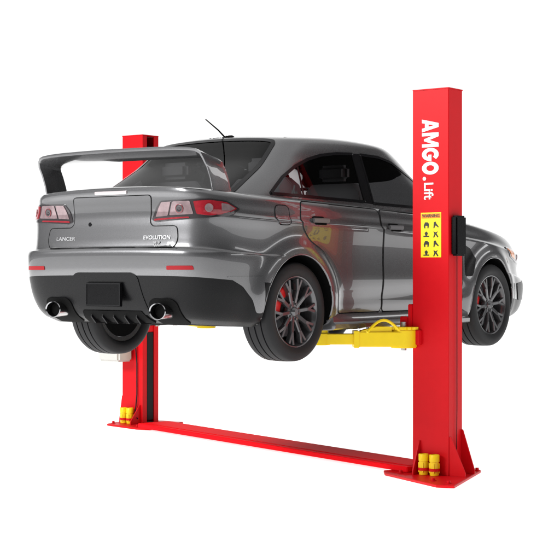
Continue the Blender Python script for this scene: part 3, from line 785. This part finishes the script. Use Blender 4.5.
bm = bmesh.new(); box(bm, 1.03, 1.20, -.0025, -.0005, 1.59, 1.914); wl = part('warning_label', bm, LABELY, cr_)
bm = bmesh.new(); box(bm, 1.036, 1.194, -.0038, -.0026, 1.872, 1.906); part('label_header', bm, LABELO, wl)
for r in range(4):
    for c in range(2):
        x = 1.046+c*.078; z = 1.80-r*.068; q = (r*2+c) % 4; bm = bmesh.new()
        if q == 0: pp = [(.008,.018),(.014,.0),(.022,.0),(.022,.018),(.040,.018),(.040,.0),(.048,.0),(.052,.018),(.052,.034),(.040,.044),(.020,.044)]
        elif q == 1: pp = [(.012,.0),(.020,.0),(.026,.018),(.034,.018),(.052,.004),(.056,.012),(.038,.032),(.030,.048),(.016,.044),(.014,.02)]
        elif q == 2: pp = [(.006,.006),(.054,.006),(.054,.014),(.036,.014),(.044,.034),(.030,.046),(.016,.034),(.024,.014),(.006,.0139)]
        else: pp = [(.010,.002),(.018,.0),(.030,.022),(.046,.0),(.054,.006),(.038,.030),(.050,.046),(.030,.038),(.012,.046),(.020,.026)]
        a = [bm.verts.new((x+u, -.0026, z+v)) for u, v in pp]; b = [bm.verts.new((x+u, -.0038, z+v)) for u, v in pp]
        bm.faces.new(a); bm.faces.new(b)
        for i in range(len(pp)): bm.faces.new((a[i], a[(i+1) % len(pp)], b[(i+1) % len(pp)], b[i]))
        part('pictogram', bm, INK, wl, smooth=False)
text('label_text', 'WARNING', .030, Matrix(((1,0,0,1.115),(0,0,-1,-.0046),(0,1,0,1.889),(0,0,0,1))), INK, wl, .0008, ext=.0004, align='CENTER', TM=TR)
CUR[0] = TL
bm = bmesh.new(); box(bm, -3.31, -3.2555, 1.50, 1.64, 1.60, 1.89); part('lock_cover', bm, BLACKP, cl_, bevel=.012)
bm = bmesh.new(); box(bm, -3.37, -3.10, 1.24, 1.44, .62, .88)
pu = part('power_unit_tank', bm, TANKM, cl_, bevel=.02, seg=3)
bm = bmesh.new(); box(bm, -3.32, -3.17, 1.27, 1.455, .8805, .96); lathe(bm, [(.9605,.075),(1.2,.075),(1.22,.06),(1.22,.0001)], 'z', (-3.245,1.34,0), 28)
part('power_unit_motor', bm, DARKM, pu, bevel=.004)
bm = bmesh.new(); tube(bm, [(-3.10,1.42,.92),(-3.06,1.43,.85),(-3.05,1.445,.6),(-3.05,1.445,.3),(-3.06,1.43,.1),(-3.0,1.40,.075)], .006, 8)
part('hydraulic_hose', bm, DARKM, cl_)
def holder(x, y, par):
    bm = bmesh.new(); lathe(bm, [(.055,.040),(.075,.040),(.075,.0375),(.055,.0375)], 'z', (x, y, 0), 24, closed=True)
    part('adapter_holder', bm, RED, par)
def adapter(TM, x, y, label):
    bm = bmesh.new()
    lathe(bm, [(0,.030),(.004,.033),(.10,.033),(.102,.0365),(.148,.0365),(.152,.034),(.152,.025),(.11,.022),(.11,.0001)], 'z', (0,0,0), 28)
    for k in range(4):
        t = pi/2*k+.4; b = (cos(t)*.0335, sin(t)*.0335)
        box(bm, b[0]-.004, b[0]+.004, b[1]-.004, b[1]+.004, .02, .09)
    o = mkb('height_adapter', bm, YEL, None); o.data.transform(Matrix.Scale(K, 4))
    o.location = TM @ Vector((x, y, .0215)); o['label'] = label; o['category'] = 'lift adapter'; o['group'] = 'yellow height adapters at the foot of the lift posts'
CUR[0] = TR; holder(1.085,-.055,bpR); holder(1.175,-.055,bpR)
CUR[0] = TL; holder(-3.18,1.40,bpL); holder(-3.10,1.40,bpL)
adapter(TR,1.085,-.055,'yellow steel adapter at the right post, left one of the pair')
adapter(TR,1.175,-.055,'yellow steel adapter at the right post, right one of the pair')
adapter(TL,-3.18,1.40,'yellow steel adapter at the far left post, left one of the pair')
adapter(TL,-3.10,1.40,'yellow steel adapter at the far left post, right one of the pair')

# ------------------------------------------------------------------ floor
fm = bpy.data.materials.new('glowing_white_floor'); fm.use_nodes = True
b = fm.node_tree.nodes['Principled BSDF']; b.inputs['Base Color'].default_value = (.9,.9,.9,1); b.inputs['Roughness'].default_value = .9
b.inputs['Emission Color'].default_value = (1,1,1,1); b.inputs['Emission Strength'].default_value = .82  # floor given a glow of its own so shadows fade to white
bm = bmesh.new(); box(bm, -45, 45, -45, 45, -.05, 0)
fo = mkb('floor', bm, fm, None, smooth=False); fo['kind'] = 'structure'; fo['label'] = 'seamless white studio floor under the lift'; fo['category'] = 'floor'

# ------------------------------------------------------------------ world
w = bpy.data.worlds.new('World'); S.world = w; w.use_nodes = True; nt = w.node_tree
bg = nt.nodes['Background']; tc = nt.nodes.new('ShaderNodeTexCoord')
def dot(vec):
    n = nt.nodes.new('ShaderNodeVectorMath'); n.operation = 'DOT_PRODUCT'; n.inputs[1].default_value = vec
    nt.links.new(tc.outputs['Generated'], n.inputs[0]); return n.outputs['Value']
def mrange(v, a, b_, c, d):
    n = nt.nodes.new('ShaderNodeMapRange'); n.interpolation_type = 'SMOOTHSTEP'
    n.inputs['From Min'].default_value = a; n.inputs['From Max'].default_value = b_; n.inputs['To Min'].default_value = c; n.inputs['To Max'].default_value = d
    nt.links.new(v, n.inputs['Value']); return n.outputs[0]
def op(o, a, b_):
    n = nt.nodes.new('ShaderNodeMath'); n.operation = o
    for i, v in enumerate((a, b_)):
        if isinstance(v, (int, float)): n.inputs[i].default_value = v
        else: nt.links.new(v, n.inputs[i])
    return n.outputs[0]
front = mrange(dot((-.598,.8015,0)), .60, .84, 0, 1.15)
up = mrange(dot((0,0,1)), .42, .62, .0, .85)
low = mrange(dot((0,0,1)), -.02, -.12, 0, 1.0)
rear = mrange(dot((-.6,-.8,.0)), .3, 1.0, .0, .32)
v = op('MAXIMUM', front, up); v = op('MAXIMUM', v, low); v = op('MAXIMUM', v, rear); v = op('MAXIMUM', v, .03)
nt.links.new(v, bg.inputs['Strength']); bg.inputs['Color'].default_value = (1,1,1,1)
def area(name, loc, tgt, size, sy, power):
    l = bpy.data.lights.new(name, 'AREA'); l.shape = 'RECTANGLE'; l.size = size; l.size_y = sy; l.energy = power
    o = bpy.data.objects.new(name, l); COL.objects.link(o); o.location = loc
    o.rotation_euler = (Vector(tgt)-Vector(loc)).to_track_quat('-Z', 'Y').to_euler(); return o
area('softbox', (-4, -10, 6.0), (0, 0, 1.6), 5, 3, 1350)
area('added_highlight_strip', (8.5, 7, 3.8), (0, 0, 1.6), 9, .6, 70)  # unseen lamp added for a highlight line along the car's side

cam = bpy.data.cameras.new('Camera'); co = bpy.data.objects.new('Camera', cam); COL.objects.link(co)
co.location = (6.73, -9.33, 1.418); co.rotation_euler = (radians(90), 0, atan2(.598, .8015))
cam.sensor_width = 36; cam.lens = 1500/560*36; cam.shift_x = -1.5/560; cam.shift_y = -8/560; cam.clip_end = 300
S.camera = co
S.view_settings.view_transform = 'Standard'; S.view_settings.look = 'None'; S.view_settings.exposure = 0
